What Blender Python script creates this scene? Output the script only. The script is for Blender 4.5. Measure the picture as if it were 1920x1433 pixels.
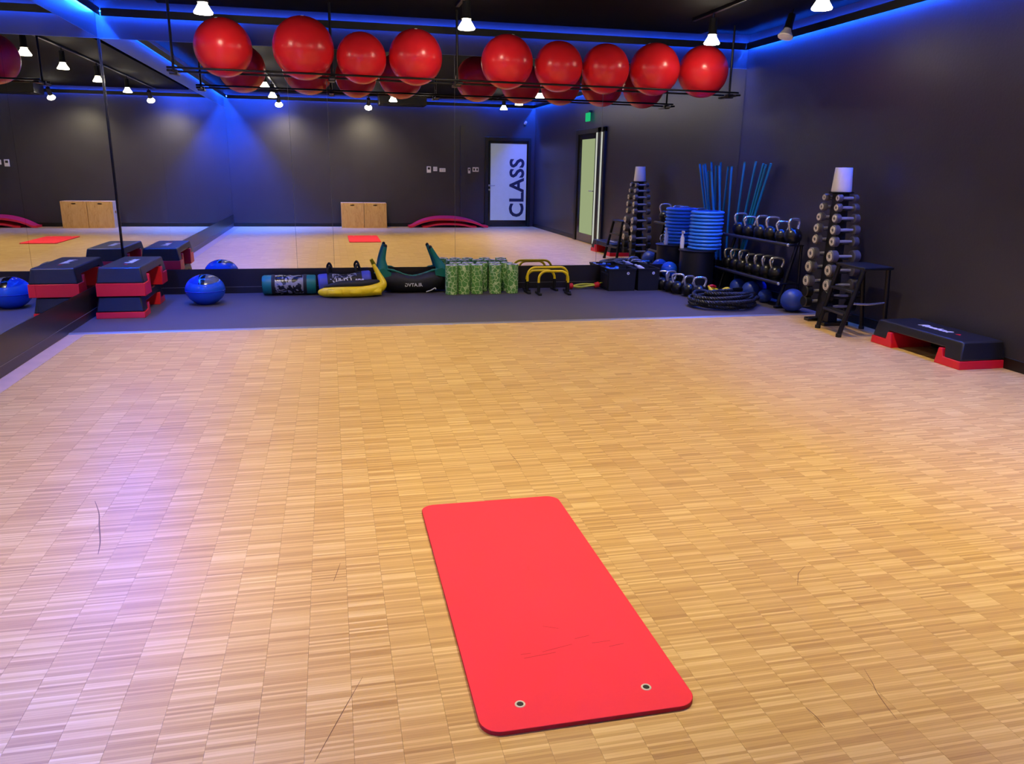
import bpy, bmesh, math, random
from mathutils import Vector, Matrix

for o in list(bpy.data.objects):
    bpy.data.objects.remove(o, do_unlink=True)
C = bpy.context.scene.collection
SC = bpy.context.scene
R = math.radians
random.seed(7)

# ------------------------------------------------------------------ camera
cam_d = bpy.data.cameras.new('camera'); cam = bpy.data.objects.new('camera', cam_d); C.objects.link(cam)
YAW, PITCH, ROLL, F_PX = 0.2258, -0.2659, 0.0164, 1472.96
fwd = Vector((math.sin(YAW)*math.cos(PITCH), math.cos(YAW)*math.cos(PITCH), math.sin(PITCH)))
rgt = Vector((math.cos(YAW), -math.sin(YAW), 0)); upv = rgt.cross(fwd)
r2 = rgt*math.cos(ROLL) + upv*math.sin(ROLL); u2 = -rgt*math.sin(ROLL) + upv*math.cos(ROLL)
m = Matrix((r2, u2, -fwd)).transposed().to_4x4(); m.translation = Vector((0, 0, 1.4))
cam.matrix_world = m
cam_d.sensor_fit = 'HORIZONTAL'; cam_d.sensor_width = 36.0; cam_d.lens = 36.0*F_PX/1920.0
cam_d.clip_start = 0.05; cam_d.clip_end = 100
SC.camera = cam

# ------------------------------------------------------------------ world, exposure
w = bpy.data.worlds.new('world'); SC.world = w; w.use_nodes = True
w.node_tree.nodes['Background'].inputs[0].default_value = (0.5, 0.55, 0.7, 1)
w.node_tree.nodes['Background'].inputs[1].default_value = 0.0
SC.view_settings.view_transform = 'Standard'; SC.view_settings.look = 'None'
SC.view_settings.exposure = 0.0; SC.view_settings.gamma = 1.0
SC.view_settings.use_curve_mapping = False
SC.cycles.max_bounces = 10; SC.cycles.diffuse_bounces = 4; SC.cycles.glossy_bounces = 6
SC.cycles.transmission_bounces = 4
SC.cycles.sample_clamp_indirect = 6.0; SC.cycles.blur_glossy = 1.0
SC.cycles.use_denoising = True

LAMP_W = 122.0            # each warm spotlight
LAMP_COL = (1.0, 0.83, 0.53)
LED_COL = (0.006, 0.085, 1.0)
LED_STRENGTH = 1000.0
LED_UP_STRENGTH = 150.0

# room (metres; camera stands at x = y = 0)
XL, XR, YB, YR = -2.183, 4.918, 9.164, -1.028
ZM, ZMT, ZC, ZCEIL = 0.277, 2.584, 2.786, 2.96
YS = 7.10

# ------------------------------------------------------------------ materials
def lin(c):
    return tuple((v/255/12.92 if v/255 <= 0.04045 else ((v/255+0.055)/1.055)**2.4) for v in c)

MATS = {}
def mat(name, rgb, rough=0.5, metal=0.0, var=0.12, scale=9.0, bump=0.0, bscale=60.0, coat=0.0, spec=0.5, srgb=True):
    if name in MATS: return MATS[name]
    M = bpy.data.materials.new(name); M.use_nodes = True
    nt = M.node_tree; p = nt.nodes['Principled BSDF']
    c = lin(rgb) if srgb else rgb
    tc = nt.nodes.new('ShaderNodeTexCoord')
    n = nt.nodes.new('ShaderNodeTexNoise'); n.inputs['Scale'].default_value = scale; n.inputs['Detail'].default_value = 4
    nt.links.new(tc.outputs['Object'], n.inputs['Vector'])
    r = nt.nodes.new('ShaderNodeValToRGB')
    r.color_ramp.elements[0].position = 0.3; r.color_ramp.elements[1].position = 0.7
    r.color_ramp.elements[0].color = tuple(v*(1-var) for v in c) + (1,)
    r.color_ramp.elements[1].color = tuple(min(1, v*(1+var)) for v in c) + (1,)
    nt.links.new(n.outputs['Fac'], r.inputs['Fac']); nt.links.new(r.outputs['Color'], p.inputs['Base Color'])
    p.inputs['Roughness'].default_value = rough; p.inputs['Metallic'].default_value = metal
    p.inputs['Specular IOR Level'].default_value = spec
    if coat: p.inputs['Coat Weight'].default_value = coat; p.inputs['Coat Roughness'].default_value = 0.08
    if bump:
        b = nt.nodes.new('ShaderNodeBump'); b.inputs['Strength'].default_value = bump; b.inputs['Distance'].default_value = 0.01
        n2 = nt.nodes.new('ShaderNodeTexNoise'); n2.inputs['Scale'].default_value = bscale; n2.inputs['Detail'].default_value = 5
        nt.links.new(tc.outputs['Object'], n2.inputs['Vector'])
        nt.links.new(n2.outputs['Fac'], b.inputs['Height']); nt.links.new(b.outputs['Normal'], p.inputs['Normal'])
    MATS[name] = M
    return M

def emis(name, col, strength):
    M = bpy.data.materials.new(name); M.use_nodes = True
    nt = M.node_tree; nt.nodes.clear()
    e = nt.nodes.new('ShaderNodeEmission'); e.inputs[0].default_value = (*col, 1); e.inputs[1].default_value = strength
    o = nt.nodes.new('ShaderNodeOutputMaterial'); nt.links.new(e.outputs[0], o.inputs[0])
    MATS[name] = M
    return M

mat('wall', (51, 48, 57), 0.40, var=0.05, scale=3, bump=0.10, bscale=45)
mat('kick', (30, 27, 29), 0.32, var=0.06)
mat('ceil', (13, 12, 15), 0.8, var=0.1, spec=0.08)
mat('black', (10, 10, 11), 0.45)
mat('blackgloss', (9, 9, 10), 0.2, coat=0.3)
mat('blackmetal', (13, 13, 14), 0.35, metal=0.3)
mat('rubber', (74, 68, 74), 0.62, var=0.05, scale=4, bump=0.1, bscale=220)
mat('alu', (190, 186, 182), 0.32, metal=0.75, var=0.05)
mat('seam', (120, 118, 116), 0.3, metal=0.4)
mat('steel', (215, 215, 220), 0.24, metal=0.8, var=0.04)
mat('ringmetal', (232, 222, 208), 0.35, metal=0.15, var=0.04)
mat('stepblack', (28, 28, 34), 0.34, var=0.08, bump=0.15, bscale=300)
mat('stepred', (222, 24, 42), 0.38, var=0.05)
mat('white', (236, 234, 232), 0.5, var=0.03)
mat('offwhite', (215, 214, 212), 0.5, var=0.03)
mat('redball', (244, 40, 50), 0.26, var=0.04, scale=4, spec=0.5)
mat('matred', (252, 60, 76), 0.75, var=0.02, scale=3, bump=0.04, bscale=300, spec=0.2)
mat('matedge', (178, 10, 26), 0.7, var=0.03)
mat('matpink', (226, 36, 66), 0.55, var=0.05)
mat('blueball', (28, 88, 205), 0.24, var=0.05)
mat('slamblue', (40, 66, 150), 0.4, var=0.08)
mat('bluering', (62, 142, 238), 0.28, var=0.05)
mat('capblue', (22, 60, 185), 0.14, var=0.05)
mat('capgrey', (96, 98, 98), 0.16, var=0.05)
mat('teal', (10, 118, 108), 0.45, var=0.1)
mat('tealpole', (24, 140, 168), 0.35, var=0.06)
mat('violet', (72, 82, 190), 0.45, var=0.08)
mat('yellow', (252, 216, 14), 0.42, var=0.05)
mat('red', (208, 20, 30), 0.45, var=0.06)
mat('lime', (206, 206, 48), 0.45, var=0.06)
mat('fabricblack', (15, 14, 15), 0.62, var=0.2, bump=0.3, bscale=90)
mat('kbblack', (12, 12, 14), 0.28, var=0.1)
mat('grip', (188, 186, 190), 0.32, metal=0.5)
mat('dbhead', (78, 75, 80), 0.48, var=0.08)
mat('dbface', (206, 200, 192), 0.3, metal=0.4, var=0.3, scale=60)
mat('ropeblack', (18, 17, 18), 0.5, var=0.3, scale=50)
mat('letter', (226, 226, 240), 0.45, var=0.02)
mat('letterdark', (30, 38, 72), 0.5, var=0.03)
mat('railgrey', (56, 54, 55), 0.42, metal=0.3)
mat('green_sign', (20, 170, 90), 0.4)
emis('lamp', (1.0, 0.86, 0.66), 55.0)
emis('led', LED_COL, LED_STRENGTH)
emis('led_up', LED_COL, LED_UP_STRENGTH)
emis('exit', (0.02, 0.62, 0.22), 0.9)
emis('corridor_glass', (0.60, 0.70, 0.36), 0.62)
emis('slit_glass', (0.85, 0.86, 0.74), 0.8)
emis('class_glass', (0.42, 0.50, 0.60), 0.30)

def mirror_mat():
    M = bpy.data.materials.new('mirror'); M.use_nodes = True
    p = M.node_tree.nodes['Principled BSDF']
    n = M.node_tree.nodes.new('ShaderNodeTexNoise'); n.inputs['Scale'].default_value = 0.6
    r = M.node_tree.nodes.new('ShaderNodeValToRGB')
    r.color_ramp.elements[0].color = (0.83, 0.85, 0.85, 1); r.color_ramp.elements[1].color = (0.85, 0.86, 0.87, 1)
    M.node_tree.links.new(n.outputs['Fac'], r.inputs['Fac']); M.node_tree.links.new(r.outputs['Color'], p.inputs['Base Color'])
    p.inputs['Metallic'].default_value = 1.0; p.inputs['Roughness'].default_value = 0.0
    MATS['mirror'] = M
mirror_mat()

COLW, STRIP = 0.12, 0.0092
def parquet():
    M = bpy.data.materials.new('parquet'); M.use_nodes = True
    nt = M.node_tree; p = nt.nodes['Principled BSDF']; L = nt.links.new
    g = nt.nodes.new('ShaderNodeNewGeometry'); s = nt.nodes.new('ShaderNodeSeparateXYZ'); L(g.outputs['Position'], s.inputs[0])
    def mth(op, a, b=None, c=None):
        n = nt.nodes.new('ShaderNodeMath'); n.operation = op
        for i, v in enumerate((a, b, c)):
            if v is None: continue
            if isinstance(v, (int, float)): n.inputs[i].default_value = v
            else: L(v, n.inputs[i])
        return n.outputs[0]
    col = mth('FLOOR', mth('DIVIDE', mth('ADD', s.outputs['X'], 3.0), COLW))
    wn = nt.nodes.new('ShaderNodeTexWhiteNoise'); wn.noise_dimensions = '1D'; L(col, wn.inputs['W'])
    yy = mth('ADD', mth('DIVIDE', s.outputs['Y'], STRIP), mth('MULTIPLY', wn.outputs['Value'], 37.0))
    strip = mth('FLOOR', yy)
    cmb = nt.nodes.new('ShaderNodeCombineXYZ'); L(col, cmb.inputs[0]); L(strip, cmb.inputs[1])
    w2 = nt.nodes.new('ShaderNodeTexWhiteNoise'); w2.noise_dimensions = '2D'; L(cmb.outputs[0], w2.inputs['Vector'])
    blk = mth('FLOOR', mth('DIVIDE', yy, 12.0))
    cmb2 = nt.nodes.new('ShaderNodeCombineXYZ'); L(col, cmb2.inputs[0]); L(blk, cmb2.inputs[1]); cmb2.inputs[2].default_value = 3.3
    w3 = nt.nodes.new('ShaderNodeTexWhiteNoise'); w3.noise_dimensions = '3D'; L(cmb2.outputs[0], w3.inputs['Vector'])
    # grain along each strip
    mp = nt.nodes.new('ShaderNodeMapping'); mp.inputs['Scale'].default_value = (9, 260, 1)
    L(g.outputs['Position'], mp.inputs['Vector'])
    gn = nt.nodes.new('ShaderNodeTexNoise'); gn.inputs['Scale'].default_value = 1.0; gn.inputs['Detail'].default_value = 5
    L(mp.outputs[0], gn.inputs['Vector'])
    v = mth('ADD', mth('MULTIPLY', mth('POWER', w2.outputs['Value'], 1.0), 0.52), mth('MULTIPLY', w3.outputs['Value'], 0.09))
    v = mth('ADD', v, mth('ADD', mth('MULTIPLY', gn.outputs['Fac'], 0.34), 0.08))
    r = nt.nodes.new('ShaderNodeValToRGB'); cr = r.color_ramp
    cr.elements[0].position = 0.08; cr.elements[0].color = (*lin((150, 108, 58)), 1)
    cr.elements[1].position = 1.05; cr.elements[1].color = (*lin((242, 212, 152)), 1)
    e = cr.elements.new(0.35); e.color = (*lin((194, 152, 92)), 1)
    e = cr.elements.new(0.62); e.color = (*lin((212, 172, 108)), 1)
    L(v, r.inputs['Fac'])
    # fine joints between the lamellae
    fr = mth('FRACT', yy); jt = mth('LESS_THAN', fr, 0.10)
    mx = nt.nodes.new('ShaderNodeMix'); mx.data_type = 'RGBA'; mx.blend_type = 'MULTIPLY'
    L(mth('MULTIPLY', jt, 0.35), mx.inputs['Factor']); L(r.outputs['Color'], mx.inputs['A']); mx.inputs['B'].default_value = (0.55, 0.42, 0.3, 1)
    L(mx.outputs['Result'], p.inputs['Base Color'])
    p.inputs['Roughness'].default_value = 0.37; p.inputs['Specular IOR Level'].default_value = 0.5
    b = nt.nodes.new('ShaderNodeBump'); b.inputs['Strength'].default_value = 0.08; b.inputs['Distance'].default_value = 0.002
    L(w2.outputs['Value'], b.inputs['Height']); L(b.outputs['Normal'], p.inputs['Normal'])
    MATS['parquet'] = M
parquet()
mat('border', (196, 164, 150), 0.4, var=0.06)

def plywood():
    M = bpy.data.materials.new('plywood'); M.use_nodes = True
    nt = M.node_tree; p = nt.nodes['Principled BSDF']; L = nt.links.new
    tc = nt.nodes.new('ShaderNodeTexCoord'); mp = nt.nodes.new('ShaderNodeMapping'); mp.inputs['Scale'].default_value = (5, 5, 1.2)
    L(tc.outputs['Object'], mp.inputs['Vector'])
    n = nt.nodes.new('ShaderNodeTexNoise'); n.inputs['Scale'].default_value = 2.6; n.inputs['Detail'].default_value = 6; n.inputs['Distortion'].default_value = 2.2
    L(mp.outputs[0], n.inputs['Vector'])
    r = nt.nodes.new('ShaderNodeValToRGB'); cr = r.color_ramp
    cr.elements[0].position = 0.28; cr.elements[0].color = (*lin((122, 84, 44)), 1)
    cr.elements[1].position = 0.75; cr.elements[1].color = (*lin((222, 178, 112)), 1)
    e = cr.elements.new(0.40); e.color = (*lin((205, 158, 92)), 1)
    L(n.outputs['Fac'], r.inputs['Fac']); L(r.outputs['Color'], p.inputs['Base Color']); p.inputs['Roughness'].default_value = 0.55
    MATS['plywood'] = M
plywood()

def cells(name, cell, edge, grey):
    M = bpy.data.materials.new(name); M.use_nodes = True
    nt = M.node_tree; p = nt.nodes['Principled BSDF']; L = nt.links.new
    tc = nt.nodes.new('ShaderNodeTexCoord')
    nd = nt.nodes.new('ShaderNodeTexNoise'); nd.inputs['Scale'].default_value = 30
    L(tc.outputs['Object'], nd.inputs['Vector'])
    vm = nt.nodes.new('ShaderNodeVectorMath'); vm.operation = 'MULTIPLY_ADD'; vm.inputs[1].default_value = (0.02, 0.02, 0.02)
    L(nd.outputs['Color'], vm.inputs[0]); L(tc.outputs['Object'], vm.inputs[2])
    v = nt.nodes.new('ShaderNodeTexVoronoi'); v.feature = 'DISTANCE_TO_EDGE'; v.inputs['Scale'].default_value = 21
    L(vm.outputs[0], v.inputs['Vector'])
    r = nt.nodes.new('ShaderNodeValToRGB'); cr = r.color_ramp
    cr.elements[0].position = 0.025; cr.elements[0].color = (*lin(edge), 1)
    cr.elements[1].position = 0.08; cr.elements[1].color = (*lin(cell), 1)
    L(v.outputs['Distance'], r.inputs['Fac'])
    L(r.outputs['Color'], p.inputs['Base Color'])
    p.inputs['Roughness'].default_value = 0.6
    MATS[name] = M
cells('rollergreen', (102, 164, 78), (214, 236, 172), 0)

def blotch(name, a, b, scale, pos, rough, dist=1.5):
    M = bpy.data.materials.new(name); M.use_nodes = True
    nt = M.node_tree; p = nt.nodes['Principled BSDF']; L = nt.links.new
    tc = nt.nodes.new('ShaderNodeTexCoord'); n = nt.nodes.new('ShaderNodeTexNoise')
    n.inputs['Scale'].default_value = scale; n.inputs['Detail'].default_value = 3; n.inputs['Distortion'].default_value = dist
    L(tc.outputs['Object'], n.inputs['Vector'])
    r = nt.nodes.new('ShaderNodeValToRGB'); cr = r.color_ramp
    cr.elements[0].position = pos; cr.elements[0].color = (*lin(a), 1)
    cr.elements[1].position = pos+0.04; cr.elements[1].color = (*lin(b), 1)
    L(n.outputs['Fac'], r.inputs['Fac']); L(r.outputs['Color'], p.inputs['Base Color'])
    p.inputs['Roughness'].default_value = rough
    MATS[name] = M
blotch('aquaprint', (24, 24, 26), (150, 148, 148), 11, 0.47, 0.25)
blotch('graffiti', (196, 196, 200), (20, 20, 24), 14, 0.41, 0.3, 3.0)

# ------------------------------------------------------------------ mesh helpers
class MB:
    def __init__(s): s.v = []; s.f = []
    def add(s, vs, fs):
        o = len(s.v); s.v += [tuple(v) for v in vs]; s.f += [tuple(i+o for i in f) for f in fs]; return s
    def box(s, x0, x1, y0, y1, z0, z1, mtx=None):
        vs = [(x, y, z) for z in (z0, z1) for y in (y0, y1) for x in (x0, x1)]
        if mtx: vs = [mtx @ Vector(v) for v in vs]
        return s.add(vs, [(0,2,3,1),(4,5,7,6),(0,1,5,4),(2,6,7,3),(0,4,6,2),(1,3,7,5)])
    def lathe(s, prof, n=32, mtx=None, cap0=True, cap1=True):
        vs = []; fs = []
        for r, z in prof:
            for k in range(n):
                a = 2*math.pi*k/n; vs.append(Vector((r*math.cos(a), r*math.sin(a), z)))
        for i in range(len(prof)-1):
            for k in range(n):
                k2 = (k+1) % n; fs.append((i*n+k, i*n+k2, (i+1)*n+k2, (i+1)*n+k))
        if cap0: fs.append(tuple(range(n-1, -1, -1)))
        if cap1: fs.append(tuple(range((len(prof)-1)*n, len(prof)*n)))
        if mtx: vs = [mtx @ v for v in vs]
        return s.add(vs, fs)
    def sphere(s, c, r, n=32, sq=(1,1,1)):
        prof = [(r*math.sin(math.pi*i/(n//2)), -r*math.cos(math.pi*i/(n//2))) for i in range(n//2+1)]
        prof[0] = (r*0.004, -r); prof[-1] = (r*0.004, r)
        return s.lathe(prof, n, Matrix.Translation(c) @ Matrix.Diagonal((*sq, 1)))
    def tube(s, pts, rad, n=10, closed=False, caps=True):
        pts = [Vector(p) for p in pts]; N = len(pts)
        rads = rad if isinstance(rad, (list, tuple)) else [rad]*N
        T = []
        for i in range(N):
            a = pts[i-1] if (i > 0 or closed) else pts[i]; b = pts[(i+1) % N] if (i < N-1 or closed) else pts[i]
            t = (b-a); T.append(t.normalized() if t.length > 1e-9 else Vector((0,0,1)))
        up = Vector((0,0,1)) if abs(T[0].z) < 0.9 else Vector((1,0,0))
        nrm = (up - T[0]*up.dot(T[0])).normalized()
        vs = []; fs = []
        for i in range(N):
            nrm = (nrm - T[i]*nrm.dot(T[i])).normalized(); bi = T[i].cross(nrm)
            for k in range(n):
                a = 2*math.pi*k/n; vs.append(pts[i] + (nrm*math.cos(a) + bi*math.sin(a))*rads[i])
        M = N if closed else N-1
        for i in range(M):
            j = (i+1) % N
            for k in range(n):
                k2 = (k+1) % n; fs.append((i*n+k, i*n+k2, j*n+k2, j*n+k))
        if caps and not closed:
            fs.append(tuple(range(n-1, -1, -1))); fs.append(tuple(range((N-1)*n, N*n)))
        return s.add(vs, fs)
    def prism(s, poly, a0, a1, axis, fn=None):
        n = len(poly); vs = []
        for a in (a0, a1):
            for u, v in poly:
                q = {'x': (a, u, v), 'y': (u, a, v), 'z': (u, v, a)}[axis]
                vs.append(fn(q) if fn else q)
        fs = [tuple(range(n-1, -1, -1)), tuple(range(n, 2*n))] + [(i, (i+1) % n, n+(i+1) % n, n+i) for i in range(n)]
        return s.add(vs, fs)

def build(name, mb, mname, parent=None, bevel=0.0, seg=2, smooth=35, sub=0):
    me = bpy.data.meshes.new(name); me.from_pydata(mb.v, [], mb.f); me.update()
    bm = bmesh.new(); bm.from_mesh(me); bmesh.ops.recalc_face_normals(bm, faces=bm.faces); bm.to_mesh(me); bm.free()
    me.materials.append(MATS[mname])
    for p in me.polygons: p.use_smooth = True
    me.set_sharp_from_angle(angle=R(smooth))
    o = bpy.data.objects.new(name, me); C.objects.link(o)
    if parent: o.parent = parent
    if bevel:
        b = o.modifiers.new('bevel', 'BEVEL'); b.width = bevel; b.segments = seg; b.limit_method = 'ANGLE'; b.angle_limit = R(40)
    if sub:
        b = o.modifiers.new('subd', 'SUBSURF'); b.levels = sub; b.render_levels = sub
    return o

def tag(o, label, cat, group=None):
    o['label'] = label; o['category'] = cat
    if group: o['group'] = group
    return o
def struct(o, label=None):
    o['kind'] = 'structure'
    if label: o['label'] = label
    return o
def thing(name, label, cat, loc=(0,0,0), rotz=0.0, group=None):
    o = bpy.data.objects.new(name, None); C.objects.link(o); o.empty_display_size = 0.1
    o.location = loc; o.rotation_euler = (0, 0, rotz)
    return tag(o, label, cat, group)
def dup(root, loc, rot=None, label=None, group=None, scale=None):
    r = root.copy(); C.objects.link(r); r.location = loc
    if rot is not None: r.rotation_euler = rot
    if scale: r.scale = scale
    if label: r['label'] = label
    if group: r['group'] = group
    for ch in root.children:
        c = ch.copy(); C.objects.link(c); c.parent = r
        for gch in ch.children:
            d = gch.copy(); C.objects.link(d); d.parent = c
    return r
def part_copy(src, parent, loc=(0,0,0), rot=(0,0,0)):
    c = src.copy(); C.objects.link(c); c.parent = parent; c.location = loc; c.rotation_euler = rot; return c
def text(name, body, size, mname, parent, mtx, shear=0.0, bold=0.0, extrude=0.0008, sx=1.0):
    cu = bpy.data.curves.new(name, 'FONT'); cu.body = body; cu.size = size; cu.shear = shear; cu.offset = bold
    cu.space_character = 1.05; cu.extrude = extrude; cu.align_x = 'CENTER'; cu.align_y = 'CENTER'; cu.resolution_u = 3
    t = bpy.data.objects.new(name, cu); C.objects.link(t)
    dg = bpy.context.evaluated_depsgraph_get(); dg.update()
    me = bpy.data.meshes.new_from_object(t.evaluated_get(dg)); bpy.data.objects.remove(t, do_unlink=True)
    me.transform(mtx @ Matrix.Diagonal((sx, 1, 1, 1)))
    me.materials.clear(); me.materials.append(MATS[mname]); me.name = name
    o = bpy.data.objects.new(name, me); C.objects.link(o); o.parent = parent
    return o
def axes(origin, ex, ey):
    ex = Vector(ex).normalized(); ey = Vector(ey).normalized(); ez = ex.cross(ey)
    mm = Matrix((ex, ey, ez)).transposed().to_4x4(); mm.translation = Vector(origin); return mm
def smooth_path(ctrl, per=8, closed=False):
    P = [Vector(c) for c in ctrl]; n = len(P); out = []
    rng = range(n if closed else n-1)
    for i in rng:
        g = lambda k: P[k % n] if closed else P[max(0, min(n-1, k))]
        p0, p1, p2, p3 = g(i-1), g(i), g(i+1), g(i+2)
        for k in range(per):
            t = k/per
            out.append(0.5*((2*p1) + (p2-p0)*t + (2*p0-5*p1+4*p2-p3)*t*t + (-p0+3*p1-3*p2+p3)*t**3))
    if not closed: out.append(P[-1])
    return out
def lerp_list(vals, n):
    out = []
    for i in range(n):
        t = i/(n-1)*(len(vals)-1); k = min(int(t), len(vals)-2); out.append(vals[k]+(vals[k+1]-vals[k])*(t-k))
    return out
ORD = ['first', 'second', 'third', 'fourth', 'fifth', 'sixth', 'seventh', 'eighth', 'ninth', 'tenth', 'eleventh']

# ================================================================== STRUCTURE
fl = struct(build('floor', MB().box(XL-0.1, XR+0.1, YR-0.1, YB+0.1, -0.12, -0.014), 'black'), 'mosaic parquet floor of narrow upright oak lamellae')
x = XL + 0.135
first = None
i0 = math.ceil((x+3.0)/COLW)
edges = [x] + [-3.0 + COLW*k for k in range(i0, i0+80) if x + 0.01 < -3.0+COLW*k < XR-0.02] + [XR]
base_me = None
for a, b in zip(edges[:-1], edges[1:]):
    if base_me is None or abs((b-a)-COLW) > 1e-4:
        o = build('parquet_row', MB().box(0.0003, b-a-0.0003, YR, YS-0.012, -0.014, 0.0), 'parquet', fl)
        if abs((b-a)-COLW) < 1e-4: base_me = o.data
    else:
        o = bpy.data.objects.new('parquet_row', base_me); C.objects.link(o); o.parent = fl
    o.location = (a, 0, 0)
build('border_board', MB().box(XL, XL+0.1345, YR, YS-0.012, -0.014, 0.0005), 'border', fl)
def scuff(pts, wd=0.0016):
    P = smooth_path([(a, b, 0.0006) for a, b in pts], 6)
    mb = MB(); vs = []; fs = []
    for i, p in enumerate(P):
        d = (P[min(i+1, len(P)-1)]-P[max(i-1, 0)]).normalized(); nn = Vector((-d.y, d.x, 0)); ww = wd*(0.35+0.65*math.sin(math.pi*(i+0.3)/len(P)))
        vs += [p+nn*ww, p-nn*ww]
        if i: fs.append((2*i-2, 2*i-1, 2*i+1, 2*i))
    mb.add(vs, fs)
    return build('scuff_mark', mb, 'scuff', fl)
mat('scuff', (116, 84, 60), 0.6)
for pts in ([(-1.034,3.412),(-0.985,3.28),(-0.953,3.159),(-0.91,3.0),(-0.891,2.896)], [(1.652,2.311),(1.60,2.27),(1.575,2.235),(1.545,2.191)],
            [(1.467,1.719),(1.45,1.66),(1.433,1.615),(1.42,1.555),(1.412,1.507)], [(0.032,1.971),(-0.029,1.823),(-0.095,1.659)],
            [(0.838,3.667),(0.846,3.55),(0.845,3.442)], [(1.20,1.60),(1.206,1.56),(1.205,1.52)], [(-0.02,2.66),(-0.035,2.58),(-0.045,2.53)]):
    scuff(pts, 0.0024 if pts[0][0] < -1 else 0.0011)

struct(build('floor_rubber', MB().box(XL-0.1, XR+0.1, YS, YB+0.1, -0.014, 0.006), 'rubber'), 'dark grey rubber strip of floor in front of the far mirror')
struct(build('trim_1', MB().prism([(YS-0.03, 0.0), (YS-0.012, 0.007), (YS+0.012, 0.0095), (YS+0.018, 0.006), (YS+0.018, -0.012), (YS-0.012, -0.012)], XL, XR, 'x'), 'alu'),
       'aluminium edge strip between parquet and rubber floor')
struct(build('ceiling', MB().box(XL-0.1, XR+0.1, YR-0.1, YB+0.1, ZCEIL, ZCEIL+0.1), 'ceil'))
struct(build('wall_back', MB().box(XL-0.1, XR+0.1, YB+0.012, YB+0.12, -0.1, ZCEIL), 'wall'))
struct(build('wall_left', MB().box(XL-0.12, XL-0.012, YR-0.1, YB+0.1, -0.1, ZCEIL), 'wall'))
struct(build('wall_right', MB().box(XR, XR+0.12, YR-0.1, YB+0.1, -0.1, ZCEIL), 'wall'))
struct(build('wall_rear', MB().box(XL-0.1, XR+0.1, YR-0.12, YR, -0.1, ZCEIL), 'wall'))
struct(build('trim_2', MB().box(3.09, 3.20, YR, YR+0.05, 0, 2.36), 'wall'), 'shallow dark pilaster on the rear wall')

# kick panels under the mirrors, with a pale joint line
kb = struct(build('baseboard_back', MB().box(XL, XR, YB-0.004, YB+0.012, 0.006, ZM-0.002), 'kick'))
build('joint_line', MB().box(XL+0.01, XR-0.01, YB-0.0075, YB-0.004, 0.0745, 0.079), 'seam', kb)
kl = struct(build('baseboard_left', MB().box(XL-0.012, XL+0.004, YR, YB-0.004, 0.0, ZM-0.002), 'kick'))
build('joint_line', MB().box(XL+0.004, XL+0.0075, YR, YB-0.01, 0.0745, 0.0775), 'seam', kl)
struct(build('baseboard_right', MB().box(XR-0.014, XR, YR, YB, 0, 0.085), 'black', bevel=0.003))
struct(build('baseboard_rear', MB().box(XL, 3.68, YR, YR+0.014, 0, 0.085), 'black', bevel=0.003))

# mirrors
seams = [XL+0.002, -0.388, 0.017, 1.398, 3.128, XR-0.002]
lab = ['wide mirror panel on the far wall beside the left corner', 'narrow mirror strip on the far wall left of centre', 'mirror panel on the far wall above the dark weight bags',
       'mirror panel on the far wall showing the lettered door', 'mirror panel on the far wall behind the kettlebell rack']
for i in range(5):
    a, b = seams[i], seams[i+1]
    mt = thing('wall_mirror', lab[i], 'mirror', ((a+b)/2, YB, ZM), 0, 'wall mirrors')
    hw = (b-a)/2
    build('glass', MB().box(-hw+0.0015, hw-0.0015, 0.0, 0.011, 0, ZMT-ZM), 'mirror', mt)
    if i < 4: build('seam_strip', MB().box(hw-0.0015, hw+0.0015, -0.002, 0.011, 0, ZMT-ZM), 'seam', mt)
    build('top_edge', MB().box(-hw, hw, -0.001, 0.011, ZMT-ZM, ZMT-ZM+0.004), 'seam', mt)
yl = [YR+0.01, 1.4, 3.9, 6.5, YB-0.012]
lab = ['mirror panel on the left wall nearest the rear wall', 'mirror panel on the left wall beside the camera', 'mirror panel on the left wall before the last one', 'last mirror panel on the left wall beside the step stack']
for i in range(4):
    a, b = yl[i], yl[i+1]; hw = (b-a)/2
    mt = thing('wall_mirror', lab[i], 'mirror', (XL, (a+b)/2, ZM), 0, 'wall mirrors')
    build('glass', MB().box(-0.011, 0.0, -hw+0.0015, hw-0.0015, 0, ZMT-ZM), 'mirror', mt)
    build('top_edge', MB().box(-0.011, 0.001, -hw, hw, ZMT-ZM, ZMT-ZM+0.004), 'seam', mt)
struct(build('trim_3', MB().box(XL, XL+0.012, YB-0.012, YB, ZM, ZMT), 'blackgloss', bevel=0.002), 'black corner bead where the two mirrors meet')

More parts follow.
